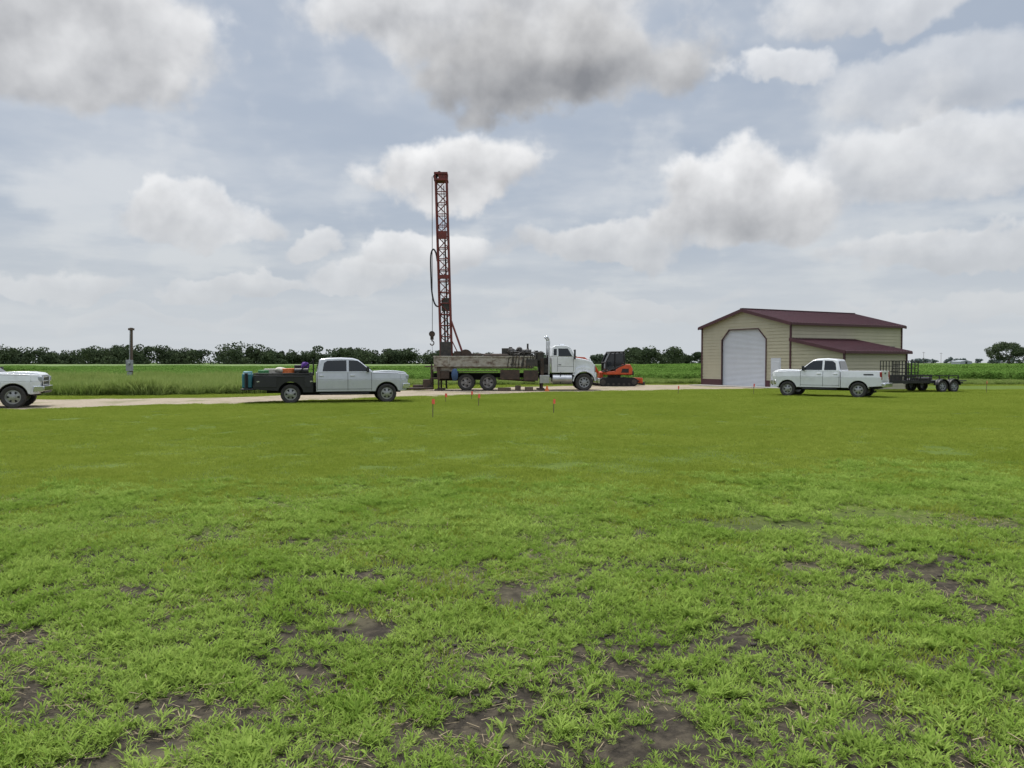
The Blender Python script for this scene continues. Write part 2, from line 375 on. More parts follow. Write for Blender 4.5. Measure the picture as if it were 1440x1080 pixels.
Un.cyl((-.9,-.9,.75),(1.4,-.9,.6),.06); Un.box((-2.2,-1.0,1.18),(2.6,.6,.05)); Un.box((-4.0,.5,.9),(1.2,.6,.6))
Un.obj('under_deck_boxes',RUST,E,bevel=.02)
Jk=Part()
for xx in (-4.55,1.85):
    for sg in (1,-1):
        Jk.box((xx,sg*1.05,1.35),(.2,.2,1.3)); Jk.cyl((xx,sg*1.05,.1),(xx,sg*1.05,.9),.06); Jk.box((xx,sg*1.05,.06),(.5,.5,.1))
Jk.obj('outrigger_jacks',RUST,E,bevel=.015)
Bx=Part(); Bx.box((.35,-1.0,.18),(.35,.4,.3)); Bx.box((-.5,-1.7,.12),(.8,.3,.2)); Bx.box((1.0,-1.8,.14),(.5,.35,.24)); Bx.obj('blocking_timbers',WOOD,E,bevel=.01)
Mc=Part()
Mc.box((.75,0,1.95),(1.1,1.0,.75)); Mc.box((.75,-.1,2.4),(.9,.6,.25)); Mc.cyl((.3,-.7,2.0),(.3,.2,2.0),.3,seg=20); Mc.cyl((1.2,-.75,2.05),(1.2,.4,2.05),.22,seg=20)
Mc.box((1.55,0,2.0),(.14,1.5,1.0)); Mc.box((1.9,.2,1.6),(.5,1.2,.9)); Mc.cyl((.05,-.3,2.1),(.05,.9,2.1),.34,seg=20); Mc.cyl((.6,-.62,2.45),(1.2,-.62,2.45),.12)
Mc.cyl((-.1,-.5,2.2),(-.1,-.5,2.72),.11); Mc.blob((.45,-.45,2.55),(.22,.2,.2),9); Mc.box((2.05,-.6,1.35),(.4,.6,.5))
Mc.box((-.4,0,2.4),(.5,.8,.5)); Mc.blob((.0,-.6,2.4),(.3,.2,.25),12)
for i in range(14):
    a=random.uniform(-.4,1.9); b=random.uniform(-.2,1.9)
    Mc.tube([(a,-1.22,1.4),(a+.1,-1.22,2.0+random.random()*.4),(b,-1.0,2.3+random.random()*.4),(b,-1.2,1.5)],.028,6)
Mc.cyl((1.0,.2,2.4),(1.0,.2,2.95),.06); Mc.box((1.75,-.95,2.15),(.35,.3,.55)); Mc.box((1.2,-1.21,1.75),(.7,.1,.4)); Mc.obj('engine_and_hydraulics',GREASE,E,bevel=.01)
Dr=Part()
for i in range(3): Dr.cyl((-3.5,-.4+.3*i,2.25),(-.6,-.4+.3*i,2.25),.06)
Dr.cyl((-2.9,-.7,2.15),(-2.9,.7,2.15),.32,seg=22); Dr.cyl((-2.9,-.78,2.15),(-2.9,-.72,2.15),.42,seg=22); Dr.box((-3.4,-.9,2.0),(.4,.3,.9)); Dr.box((-1.0,0,2.15),(.6,1.3,.2)); Dr.cyl((-1.8,-.6,2.2),(-.2,-.6,2.2),.09)
Dr.obj('winch_and_pipe',RUST,E,bevel=.01)
def mp(t,ox,oy):
    return Vector((-4.12-.33*(t-1.3)/12.3+ox,oy,t))
Ms=Part(); hw=.34; z0,z1=1.3,13.1
cor=[(-hw,-hw),(hw,-hw),(hw,hw),(-hw,hw)]
for ox,oy in cor: Ms.cyl(mp(z0,ox,oy),mp(z1,ox,oy),.06,seg=6)
nb=17; hs=np.linspace(z0,z1,nb+1)
for i in range(nb):
    for k in range(4):
        a=cor[k]; b=cor[(k+1)%4]
        Ms.cyl(mp(hs[i],*a),mp(hs[i],*b),.032,seg=5)
        if (i+k)%2: a,b=b,a
        Ms.cyl(mp(hs[i],*a),mp(hs[i+1],*b),.032,seg=5)
Ms.box(mp(13.15,0,0),(.86,.86,.12)); Ms.box(mp(13.55,0,0),(.84,.8,.12))
for k in (-1,1):
    for q in (-1,1): Ms.box(mp(13.35,k*.36,q*.3),(.1,.1,.4))
Ms.box(mp(13.35,.1,0),(.5,.7,.3)); Ms.box(mp(9.7,.0,-.4),(.55,.08,.5)); Ms.box(mp(7.1,.0,-.4),(.62,.08,.25))
Ms.cyl(mp(4.4,.36,-.34),(-3.05,-.5,2.15),.05,seg=6); Ms.cyl(mp(4.4,.36,.34),(-3.05,.5,2.15),.05,seg=6); Ms.cyl(mp(3.2,.36,-.34),(-3.3,-.5,2.15),.035,seg=6)
Ms.obj('mast_lattice',RIGRED,E)
Sh=Part()
for q in (-.2,.2): Sh.cyl(mp(13.60,-.1,q-.04),mp(13.60,-.1,q+.04),.11,seg=20)
Sh.cyl(mp(13.4,-.36,-.1),mp(13.4,-.36,.1),.14,seg=18)
Sh.cyl(mp(2.0,.12,0),mp(9.5,.12,0),.055,seg=8); Sh.box(mp(2.6,0,-.1),(.7,.6,.9)); Sh.box(mp(5.4,.05,0),(.5,.5,.8)); Sh.cyl(mp(.1,-.05,0),mp(5.2,-.05,0),.06); Sh.cyl(mp(3.5,.16,-.2),mp(12.8,.16,-.2),.03,seg=6)
Sh.obj('sheaves_and_drive_head',GREASE,E,bevel=.01)
Rp=Part()
for ox,q in ((-.55,-.1),(-.58,.1),(.0,-.1)):
    Rp.cyl(mp(13.4,ox,q),mp(3.6 if ox<-.1 else 2.4,ox-(.28 if ox<-.1 else 0),q),.013,seg=5)
Rp.obj('cables',GREASE,E)
hk=mp(3.4,-.87,0); Hk=Part(); Hk.box(hk+Vector((0,0,.0)),(.2,.16,.42)); Hk.cyl(hk+Vector((0,-.1,.15)),hk+Vector((0,.1,.15)),.19,seg=16)
Hk.tube([hk+Vector((.12*math.sin(t)*1.0,0,-.42+.14*math.cos(t))) for t in np.linspace(0,4.5,10)],.035); Hk.cyl(hk+Vector((0,0,-.2)),hk+Vector((0,0,-.32)),.04)
Hk.cyl(hk+Vector((0,0,-.45)),hk+Vector((.05,0,-1.4)),.012,seg=5); Hk.obj('hook_block',RUST,E,bevel=.02)
Hs=Part(); 
pts=[mp(8.1,-.38,-.2),mp(8.6,-.45,-.2),mp(8.85,-.6,-.2),mp(8.6,-.75,-.2),mp(8.0,-.8,-.2),mp(7.0,-.80,-.2),mp(6.2,-.78,-.2),mp(5.6,-.68,-.2),mp(5.3,-.52,-.2),mp(5.3,-.3,-.2),mp(5.5,-.1,-.2)]
sm=[]
for i in range(len(pts)-1):
    for t in (0,.33,.66): 
        p0=pts[max(i-1,0)];p1=pts[i];p2=pts[i+1];p3=pts[min(i+2,len(pts)-1)]
        sm.append(.5*((2*p1)+(-p0+p2)*t+(2*p0-5*p1+4*p2-p3)*t*t+(-p0+3*p1-3*p2+p3)*t**3))
Hs.tube(sm+[pts[-1]],.05); Hs.obj('standpipe_hose',BLACK,E)
Rr=Part(); Rr.box((-4.85,-.2,.75),(.5,1.4,.08)); Rr.box((-5.3,-.6,.45),(.5,.5,.5)); Rr.box((-5.9,-.3,.2),(.6,.7,.3)); Rr.cyl((-6.9,-.7,.12),(-4.9,-1.0,.16),.08); Rr.cyl((-6.8,-.4,.12),(-4.9,-.7,.16),.08); Rr.cyl((-5.05,.4,.1),(-5.05,.4,1.3),.07)
Rr.box((-5.0,-.9,1.1),(.12,.12,1.1)); Rr.box((-5.15,-.5,1.5),(.5,.9,.08)); Rr.obj('rear_work_platform',RUST,E,bevel=.02)
Bl=Part(); Bl.blob((-3.55,-1.35,1.0),(.2,.15,.4),4); Bl.obj('blue_rag',mat('blue_cloth',(.05,.10,.2),.8,var=.3),E)
Cn=Part()
Cn.cyl((2.1,-1.9,.02),(2.1,-1.9,.35),.13,.03); Cn.box((2.1,-1.9,.02),(.3,.3,.03)); Cn.obj('cone_orange',ORHOSE,E)

# ------------------------------------------------------------------ excavator
E=empty('mini_excavator',(7.6,57.2,0),12)
T=Part()
for sg in (1,-1):
    pr=[(-1.15,.02),(1.15,.02)]+arc(1.2,.32,.30,-80,80,6)+arc(-1.2,.32,.30,100,260,6)
    T.prism(pr,sg*.62,sg*1.02)
    for i in range(26):
        T.box((-1.2+i*.096,sg*.82,.63),(.04,.44,.03)); 
T.obj('tracks',DARK,E,bevel=.02)
Rw=Part()
for sg in (1,-1):
    for xx in (-1.2,1.2): Rw.cyl((xx,sg*1.03,.32),(xx,sg*1.0,.32),.2,seg=18)
    for xx in np.arange(-.8,.9,.4): Rw.cyl((xx,sg*1.03,.16),(xx,sg*1.0,.16),.1)
Rw.box((0,0,.5),(1.3,1.3,.3)); Rw.cyl((0,0,.6),(0,0,.85),.5,seg=24); Rw.obj('rollers_and_undercarriage',GREASE,E)
Bd=Part(); Bd.prism([(-.9,.85),(-.9,1.1),(-.3,1.15),(.35,1.65),(.95,1.62),(1.12,1.3),(1.1,.85)],.95); Bd.obj('engine_cover',ORANGE,E,bevel=.08,seg=4)
Cw=Part(); Cw.prism([(.9,.8),(.95,1.15),(1.2,1.15),(1.25,.85)],.9); Cw.side([(.2,1.0),(.8,1.0),(.8,1.3),(.3,1.3)],.95,.004); Cw.obj('counterweight',BLACK,E,bevel=.05)
Cb=Part()
Fp=[(-.95,1.1),(-.95,1.75),(-.6,2.48),(.42,2.52),(.5,1.6)]
for y in (-.92,.0):
    for i in range(5):
        a=Fp[i]; b=Fp[(i+1)%5]; Cb.cyl((a[0],y,a[1]),(b[0],y,b[1]),.055,seg=6)
    Cb.cyl((-.25,y,1.1),(-.25,y,2.5),.045,seg=6)
for a in Fp: Cb.cyl((a[0],-.92,a[1]),(a[0],0,a[1]),.05,seg=6)
Cb.prism([(-.66,2.46),(-.6,2.56),(.42,2.58),(.48,2.48)],-.97,.04); Cb.box((-.1,-.45,1.5),(.5,.5,.5)); Cb.box((.1,-.45,1.85),(.12,.45,.6)); Cb.obj('cab_frame',BLACK,E,bevel=.01)
Gl=Part(); Gl.prism([(-.9,1.2),(-.9,1.74),(-.58,2.42),(.38,2.46),(.44,1.6),(.0,1.2)],-.89,-.02); Gl.obj('cab_glass',GLASS,E)
Bm=Part(); Bm.prism([(-1.0,.9),(-1.35,1.5),(-2.2,2.15),(-3.2,2.2),(-3.25,2.0),(-2.3,1.9),(-1.5,1.25),(-1.1,.85)],.25,.5); Bm.prism([(-3.05,2.3),(-3.3,2.3),(-3.05,.9),(-2.9,.9)],.28,.48)
Bm.box((1.85,0,.42),(.1,1.9,.4)); Bm.cyl((-1.4,.37,.9),(-2.1,.37,1.8),.06); Bm.box((-1.05,.1,.8),(.3,.5,.4)); Bm.obj('boom_and_arm',ORANGE,E,bevel=.02)
Bk=Part(); Bk.prism([(-2.7,.95),(-3.2,.9),(-3.3,.5),(-3.0,.2),(-2.6,.3)],.05,.7); 
for y in (.4,-.4): Bk.box((1.45,y,.38),(.8,.1,.12))
Bk.box((2.0,0,.2),(.12,1.95,.25)); Bk.obj('bucket_and_blade_arms',GREASE,E,bevel=.02)

# ------------------------------------------------------------------ building
E=empty('metal_barn',(14.70,59.3,0),-62)
WD=8.6; DP=11.5; EV=4.4; PK=5.50; cx=WD/2
def lapwall(P,segs,face,zmax):
    z=0
    while z<zmax-.001:
        z1=min(z+.23,zmax)
        for (a0,a1,b0,b1) in segs(z,z1):
            vs=[face(a0,.03,z),face(b0,.03,z),face(b1,.004,z1),face(a1,.004,z1),face(a0,0,z),face(b0,0,z)]
            P.add(vs,[(0,1,2,3),(0,4,5,1)])
        z=z1
S=Part()
def lim(z):
    if z<=EV: return 0,WD
    k=(z-EV)/(PK-EV)*cx; return k,WD-k
d0,d1,dh=2.15,6.45,4.13; m0,m1,mh=6.90,7.80,2.06
def fsegs(z,z1):
    a,b=lim(z); a1,b1=lim(z1); out=[]
    cuts=[]
    if z<dh: cuts.append((d0,d1))
    if z<mh: cuts.append((m0,m1))
    u=a;u1=a1
    for c0,c1 in cuts: out.append((u,u1,c0,c0)); u=c1;u1=c1
    out.append((u,u1,b,b1)); return out
lapwall(S,fsegs,lambda u,d,z:(u,-d,z),PK-.01)
lapwall(S,lambda z,z1:[(lim(z)[0],lim(z1)[0],lim(z)[1],lim(z1)[1])],lambda u,d,z:(u,DP+d,z),PK-.01)
lapwall(S,lambda z,z1:[(0,0,DP,DP)],lambda u,d,z:(WD+d,u,z),EV)
lapwall(S,lambda z,z1:[(0,0,DP,DP)],lambda u,d,z:(-d,u,z),EV)
LW=4.25; LD=6.0; LT=3.28; LB=2.42
def lz(z): 
    return WD+LW if z<=LB else WD+LW*(LT-z)/(LT-LB)
lapwall(S,lambda z,z1:[(WD+.03,WD+.03,lz(z),lz(z1))],lambda u,d,z:(u,.0-d,z),LT-.02)
lapwall(S,lambda z,z1:[(WD+.03,WD+.03,lz(z),lz(z1))],lambda u,d,z:(u,LD+d,z),LT-.02)
lapwall(S,lambda z,z1:[(0,0,LD,LD)],lambda u,d,z:(WD+LW+d,u,z),LB)
S.obj('siding_walls',CREAM,E,recalc=False)
I=Part(); I.box((cx,.25,dh/2),(4.6,.1,dh)); I.obj('interior_backing',DARK,E)
Dd=Part(); z=0
while z<dh-.01:
    Dd.add([(d0,.04,z),(d1,.04,z),(d1,.07,z+.05),(d0,.07,z+.05),(d1,.04,z+.09),(d0,.04,z+.09)],[(0,1,2,3),(3,2,4,5)]); z+=.09
Dd.obj('roll_up_door',DOORW,E,recalc=False)
Dm=Part(); Dm.box(((m0+m1)/2,.0,mh/2),(m1-m0-.02,.06,mh)); 
for zz in (.55,1.5): Dm.box(((m0+m1)/2,-.035,zz),(.6,.02,.65))
Dm.obj('walk_door',DOORW,E,bevel=.01)
Dk=Part(); 
for s_ in (0,1):
    x=(d0 if s_==0 else d1); k=1 if s_==0 else -1
    Dk.add([(x,-.02,dh+.02),(x+k*.75,-.02,dh+.02),(x,-.02,dh-.75)],[(0,1,2)])
Dk.obj('door_corner_panels',CREAM,E,recalc=False)
Tm=Part(); t=.07
Tm.box((d0-.02,-.045,(dh-.7)/2),(t,.05,dh-.7)); Tm.box((d1+.02,-.045,(dh-.7)/2),(t,.05,dh-.7)); Tm.box((cx,-.045,dh+.02),(d1-d0-1.4,.05,t))
for x,k in ((d0,1),(d1,-1)): Tm.box((x+k*.36,-.045,dh-.345),(1.06,.05,t),(0,-45*k,0))
for x in (-.02,WD+.02): 
    Tm.box((x,-.02,EV/2),(.12,.1,EV)); Tm.box((x,DP+.02,EV/2),(.12,.1,EV))
Tm.box((WD+LW+.02,-.02,LB/2),(.12,.1,LB)); Tm.box((WD+LW+.02,LD+.02,LB/2),(.12,.1,LB))
Tm.box((1.03,-.045,.28),(2.06,.03,.45)); Tm.box((6.675,-.045,.28),(.32,.03,.45))
Tm.box((WD+.045,(LD+DP)/2,.28),(.03,DP-LD-.2,.45)); 
Tm.obj('maroon_trim',MAROON,E)
Rf=Part(); oh=.24
def slope(x0,z0,x1,z1,y0,y1,th=.09):
    Rf.prism([(x0,z0),(x1,z1),(x1,z1+th),(x0,z0+th)],y0,y1)
    n=int((y1-y0)/.3)
    for i in range(n+1):
        y=y0+.03+i*(y1-y0-.06)/n
        Rf.prism([(x0,z0+th),(x1,z1+th),(x1,z1+th+.03),(x0,z0+th+.03)],y-.02,y+.02)
g=(PK-EV)/cx
slope(-oh,EV-oh*g+.02,cx,PK+.02,-oh,DP+oh); slope(cx,PK+.021,WD+oh,EV-oh*g+.021,-oh,DP+oh)
g2=(LT-LB)/LW
slope(WD+.05,LT+.02,WD+LW+oh,LB-oh*g2+.02,-.2,LD+.3)
Rf.box((cx,DP/2,PK+.14),(.3,DP+2*oh,.05))
for yy in (-oh-.02,DP+oh+.02):
    Rf.prism([(-oh,EV-oh*g-.1),(cx,PK-.1),(WD+oh,EV-oh*g-.1),(WD+oh,EV-oh*g+.10),(cx,PK+.12),(-oh,EV-oh*g+.10)],yy-.015,yy+.015)
Rf.box((WD+oh+.02,DP/2,EV-oh*g+.02),(.03,DP+.52,.16)); Rf.box((-oh-.02,DP/2,EV-oh*g+.02),(.03,DP+.52,.16))
Rf.box((WD+LW+oh+.02,LD/2+.05,LB-oh*g2+.02),(.03,LD+.5,.16))
Rf.prism([(WD+.05,LT-.08),(WD+LW+oh,LB-oh*g2-.08),(WD+LW+oh,LB-oh*g2+.1),(WD+.05,LT+.1)],-.235,-.205)
Rf.obj('maroon_roof',MAROON,E)
Ds=Part(); Ds.box((WD+.04,8.9,2.75),(.05,3.6,.35)); Ds.obj('side_dark_strip',GLASS,E)  # dark glossy strip high on the side wall
Sl=Part(); Sl.box((cx,-.6,.03),(WD+.2,1.3,.06)); Sl.obj('concrete_apron',CONC,E)

# ------------------------------------------------------------------ trailer
E=empty('utility_trailer',(23.9,45.8,0),17)
P=Part()
for sg in (1,-1):
    P.box((-.1,sg*.95,.62),(5.0,.08,.16)); P.box((-.1,sg*.98,.98),(5.0,.05,.05))
    for xx in np.arange(-2.5,2.5,.7): P.box((xx,sg*.97,.8),(.05,.05,.36))
    for xx in (1.0,1.85): P.prism(arc(xx,.35,.45,10,170,8)+arc(xx,.35,.42,170,10,8),sg*.98,sg*1.3)
P.box((-.1,0,.66),(5.0,1.9,.05)); P.cyl((-2.5,.8,.55),(-3.7,0,.5),.05); P.cyl((-2.5,-.8,.55),(-3.7,0,.5),.05); P.cyl((-3.5,0,.1),(-3.5,0,.9),.04)
for y in np.linspace(-.95,.95,9): P.box((-.55,y,1.25),(.04,.04,1.2))
for z in np.linspace(.7,1.85,6): P.box((-.55,0,z),(.04,1.9,.04))
for y in (-.9,-.55): P.box((-1.0,y,1.2),(.05,.05,1.1))
for xx in np.linspace(-1.5,-.2,7): P.box((xx,.95,1.25),(.035,.035,1.2))
for z in np.linspace(.9,1.85,4): P.box((-.85,.95,z),(1.35,.035,.035))
P.box((2.9,0,.55),(.9,.9,.08)); P.box((3.0,0,.66),(.5,1.6,.06)); P.obj('trailer_frame',BLACK,E)
for sg in (1,-1):
    for xx in (1.0,1.85): wheel(E,'trailer_wheel_%d_%d'%(sg+1,int(xx)),xx,sg*1.13,.35,.22,GALV,6)
Bk=Part(); Bk.box((-1.7,.1,.83),(1.0,1.0,.3)); Bk.cyl((-.2,-.5,.78),(.8,-.5,.78),.12); Bk.obj('cargo',GREASE,E,bevel=.02)

# ------------------------------------------------------------------ meter pole + flags
E=empty('utility_meter_pole',(-25.8,52,0),0)
P=Part(); P.cyl((0,0,-.2),(.06,0,4.1),.12,.10,seg=14); P.box((.06,0,4.0),(.32,.24,.14)); P.obj('wood_pole',WOOD,E)
P=Part(); P.box((0,-.18,1.55),(.42,.18,.75)); P.cyl((0,-.27,1.7),(0,-.36,1.7),.10); P.cyl((.0,-.16,1.9),(.05,-.14,3.9),.03); P.cyl((-.05,-.16,0),(-.05,-.16,1.2),.03); P.box((-.0,-.17,.95),(.3,.14,.35)); P.obj('meter_box_and_conduit',GALV,E,bevel=.01)
for x,y,h in ((-2.50,24.2,.60),(-1.33,30.5,.50),(1.42,26.2,.50),(13.1,41.6,.6),(27.2,44.0,.7),(-2.9,33.5,.4),(-1.9,36,.4),(9.2,42.5,.45)):
    E=empty('survey_stake_flag',(x,y,0),random.uniform(-30,30))
    Part().cyl((0,0,-.05),(.01,0,h),.014,seg=6).obj('stake',WOOD,E)
    Part().add([(-.02,-.02,h-.16),(.03,-.025,h-.15),(.07,.01,h-.17),(.07,.01,h),(.03,-.025,h+.005),(-.02,-.02,h)],[(0,1,4,5),(1,2,3,4)]).obj('ribbon',PINK,E,recalc=False)

# ------------------------------------------------------------------ terrain
def nodes_mat(name):
    m=bpy.data.materials.new(name); m.use_nodes=True; return m,m.node_tree.nodes,m.node_tree.links
def NZ(n,l,vec,scale,detail=6,rough=.6):
    z=n.new('ShaderNodeTexNoise'); z.inputs['Scale'].default_value=scale; z.inputs['Detail'].default_value=detail; z.inputs['Roughness'].default_value=rough
    l.new(vec,z.inputs['Vector']); return z.outputs['Fac']
def MR(n,l,v,a,b,c=0,d=1,lin=False):
    z=n.new('ShaderNodeMapRange'); z.interpolation_type='LINEAR' if lin else 'SMOOTHSTEP'
    for i,k in zip((1,2,3,4),(a,b,c,d)): z.inputs[i].default_value=k
    l.new(v,z.inputs[0]); return z.outputs[0]
def MIX(n,l,f,a,b):
    z=n.new('ShaderNodeMix'); z.data_type='RGBA'
    for i,k in ((0,f),(6,a),(7,b)):
        if isinstance(k,tuple): z.inputs[i].default_value=(*k,1)
        elif isinstance(k,(int,float)): z.inputs[i].default_value=k
        else: l.new(k,z.inputs[i])
    return z.outputs[2]
def MA(n,l,op,a,b=0,c=0):
    z=n.new('ShaderNodeMath'); z.operation=op
    for i,k in enumerate((a,b,c)):
        if isinstance(k,(int,float)): z.inputs[i].default_value=k
        else: l.new(k,z.inputs[i])
    return z.outputs[0]

m,n,l=nodes_mat('ground_soil_and_grass'); b=n['Principled BSDF']; b.inputs['Roughness'].default_value=.95; b.inputs['Specular IOR Level'].default_value=.1
g=n.new('ShaderNodeNewGeometry'); pos=g.outputs['Position']; sp=n.new('ShaderNodeSeparateXYZ'); l.new(pos,sp.inputs[0])
soil=MIX(n,l,MR(n,l,NZ(n,l,pos,9,6,.7),.4,.65),(.032,.027,.021),(.072,.060,.043))
soil=MIX(n,l,MR(n,l,NZ(n,l,pos,1.1,3),.5,.7),soil,(.10,.09,.055))
gr=MIX(n,l,MR(n,l,NZ(n,l,pos,.25,5,.65),.35,.65),(.092,.135,.022),(.115,.155,.028))
gr=MIX(n,l,MR(n,l,NZ(n,l,pos,14,4,.7),.35,.65),gr,(.068,.10,.016))
yy=MA(n,l,'MULTIPLY_ADD',NZ(n,l,pos,.8,3),5,sp.outputs['Y'])
fac=MR(n,l,yy,9.0,12.5)
col=MIX(n,l,fac,soil,gr)
col=MIX(n,l,MR(n,l,sp.outputs['Y'],60,75),col,(.07,.11,.025))
l.new(col,b.inputs['Base Color'])
bp=n.new('ShaderNodeBump'); bp.inputs['Strength'].default_value=.8; bp.inputs['Distance'].default_value=.04
l.new(NZ(n,l,pos,11,5,.7),bp.inputs['Height']); l.new(bp.outputs[0],b.inputs['Normal'])
GROUND=m
def vnoise(x,y,s,seed):
    r=np.random.default_rng(seed).random((256,256)); x=np.asarray(x)/s+1000; y=np.asarray(y)/s+1000
    xi=np.floor(x).astype(int); yi=np.floor(y).astype(int); fx=x-xi; fy=y-yi; fx=fx*fx*(3-2*fx); fy=fy*fy*(3-2*fy)
    a=r[xi%256,yi%256];b_=r[(xi+1)%256,yi%256];c=r[xi%256,(yi+1)%256];d=r[(xi+1)%256,(yi+1)%256]
    return (a*(1-fx)+b_*fx)*(1-fy)+(c*(1-fx)+d*fx)*fy
xs=np.concatenate([[-5000,-1500,-500,-150,-40],np.arange(-14,14.01,.2),[40,150,500,1500,5000]])
ys=np.concatenate([[-3000,-200,-20],np.arange(0,16.01,.2),[20,30,45,70,110,200,500,1500,5000]])
X,Y=np.meshgrid(xs,ys)
def gz(x,y):
    i=np.clip((14-np.abs(x))/3,0,1)*np.clip((16-y)/4,0,1)*np.clip(y/1,0,1)
    return i*((vnoise(x,y,.45,1)-.5)*.045+(vnoise(x,y,1.4,2)-.5)*.05)
Z=gz(X,Y)
V=np.stack([X.ravel(),Y.ravel(),Z.ravel()],1); nx=len(xs); F=[(j*nx+i,j*nx+i+1,(j+1)*nx+i+1,(j+1)*nx+i) for j in range(len(ys)-1) for i in range(nx-1)]
me=bpy.data.meshes.new('ground'); me.from_pydata(V.tolist(),[],F); me.materials.append(GROUND); me.polygons.foreach_set('use_smooth',[True]*len(F)); link(bpy.data.objects.new('ground',me))

nearX=[-80,-45,-17.8,-11.4,-4.4,1,7.8,17,19.5]; nearY=[4,18,28.8,33.0,39.4,44,47.3,51,49]
farX=[-80,-50,-21.2,-13.6,-5.4,5.8,14.6,19.5]; farY=[18,27,36.3,38.8,49.8,58.5,61,58]
def road_n(x): return np.interp(x,nearX,nearY)+(vnoise(x,x*0,1.3,5)-.5)*1.1+(vnoise(x,x*0,.35,6)-.5)*.5
def road_f(x): return np.interp(x,farX,farY)+(vnoise(x,x*0+3,1.3,5)-.5)*1.1+(vnoise(x,x*0+9,.35,6)-.5)*.5
rx=np.arange(-80,19.5,.25); V=[];F=[]
for i,x in enumerate(rx):
    V+= [(x,float(road_n(x)),.012),(x,float(road_f(x)),.012)]
    if i: F.append((2*i-2,2*i,2*i+1,2*i-1))
m,n,l=nodes_mat('gravel'); b=n['Principled BSDF']; b.inputs['Roughness'].default_value=.95
g=n.new('ShaderNodeNewGeometry'); pos=g.outputs['Position']
c=MIX(n,l,MR(n,l,NZ(n,l,pos,6,8,.8),.3,.7),(.19,.145,.095),(.34,.285,.21)); c=MIX(n,l,MR(n,l,NZ(n,l,pos,.6,5),.48,.66),c,(.16,.145,.07)); l.new(c,b.inputs['Base Color'])
bp=n.new('ShaderNodeBump'); bp.inputs['Strength'].default_value=.7; bp.inputs['Distance'].default_value=.03; l.new(NZ(n,l,pos,25,4),bp.inputs['Height']); l.new(bp.outputs[0],b.inputs['Normal'])
me=bpy.data.meshes.new('gravel_road'); me.from_pydata(V,[],F); me.materials.append(m); link(bpy.data.objects.new('gravel_road',me))

# ------------------------------------------------------------------ plant prototypes + scattering
LAWN=leafmat('lawn_blades',(.20,.26,.036),(.275,.33,.058),.35,.25)
WEED=leafmat('weed_leaves',(.165,.265,.038),(.30,.40,.090),.4,.8)
STRAW=leafmat('dry_straw',(.16,.13,.08),(.32,.26,.17),.1,1.5)
TALL=leafmat('tall_grass',(.16,.23,.05),(.28,.34,.11),.35,.15)
CROPM=leafmat('crop_leaves',(.085,.165,.03),(.15,.245,.055),.35,.08)
def blade(V,F,x,y,z,az,L,w,lean,droop,n=3):
    ca,sa=math.cos(az),math.sin(az); px,py=-sa,ca; o=len(V); cx_,cz=0,0; a=lean
    for i in range(n+1):
        t=i/n; ww=w*.5*(1-t**2.2) if i<n else 0
        ww=ww*(.7+.6*min(t*2,1)) 
        bx,by,bz=x+ca*cx_,y+sa*cx_,z+cz
        if i<n: V.append((bx+px*ww,by+py*ww,bz)); V.append((bx-px*ww,by-py*ww,bz))
        else: V.append((bx,by,bz))
        cx_+=L/n*math.sin(a); cz+=L/n*math.cos(a); a+=droop/n
    for i in range(n-1): F.append((o+2*i,o+2*i+1,o+2*i+3,o+2*i+2))
    F.append((o+2*n-2,o+2*n-1,o+2*n))
def coll(name,objs):
    c=bpy.data.collections.new(name)
    for o in objs: c.objects.link(o)
    return c
def proto(name,V,F,mats,mi=None):
    me=bpy.data.meshes.new(name); me.from_pydata(V,[],F)
    for m in mats: me.materials.append(m)
    me.polygons.foreach_set('use_smooth',[True]*len(F))
    return bpy.data.objects.new(name,me)
U=random.uniform
def lawn_patch(i,nb,rad,h,w,mat_):
    V=[];F=[]
    for _ in range(nb):
        r=rad*math.sqrt(random.random()); t=U(0,6.283)
        blade(V,F,r*math.cos(t),r*math.sin(t),-.005,U(0,6.28),U(.6,1.1)*h,w*U(.7,1.3),U(.1,.8),U(.2,1.0),2)
    return proto('grass_patch_%d'%i,V,F,[mat_])
def crabpatch(i,npl,rad,ln,leaf):
    V=[];F=[]
    for _p in range(npl):
        r=rad*math.sqrt(random.random()); t=U(0,6.28); ox,oy=r*math.cos(t),r*math.sin(t); q=U(.5,1.2)
        for s_ in range(random.randint(3,6)):
            az=U(0,6.28); L=U(.4,1.1)*ln*q; el=U(.1,.9); nseg=random.randint(2,4)
            x,y,z=ox,oy,0
            for k in range(nseg):
                st=L/nseg; x1=x+math.cos(az)*math.cos(el)*st; y1=y+math.sin(az)*math.cos(el)*st; z1=z+math.sin(el)*st
                o=len(V); V+=[(x,y,z-.0012),(x,y,z+.0012),(x1,y1,z1+.0012),(x1,y1,z1-.0012)]; F.append((o,o+1,o+2,o+3))
                blade(V,F,x1,y1,z1,az+(1 if k%2 else -1)*U(.4,1.2),leaf*q*U(.6,1.15),leaf*q*.15*U(.8,1.2),U(.4,1.3),U(.4,1.2),2)
                x,y,z=x1,y1,z1; az+=U(-.2,.2)
            blade(V,F,x,y,z,az,leaf*q*U(.7,1.1),leaf*q*.13,U(.4,1.0),U(.3,1.0),2)
        for _ in range(5):
            blade(V,F,ox+U(-.01,.01),oy+U(-.01,.01),0,U(0,6.28),leaf*q*U(.7,1.4),leaf*q*.12,U(.2,1.1),U(.4,1.2),2)
    return proto('weed_patch_%d'%i,V,F,[WEED])
lawnC=coll('lawn_patches',[lawn_patch(i,520,.42,.052,.0075,LAWN) for i in range(4)])
weedC=coll('weed_patches',[crabpatch(i,15,.26,.070,.050) for i in range(7)])
bigC=coll('big_weeds',[crabpatch(20+i,2,.03,.13,.085) for i in range(4)])
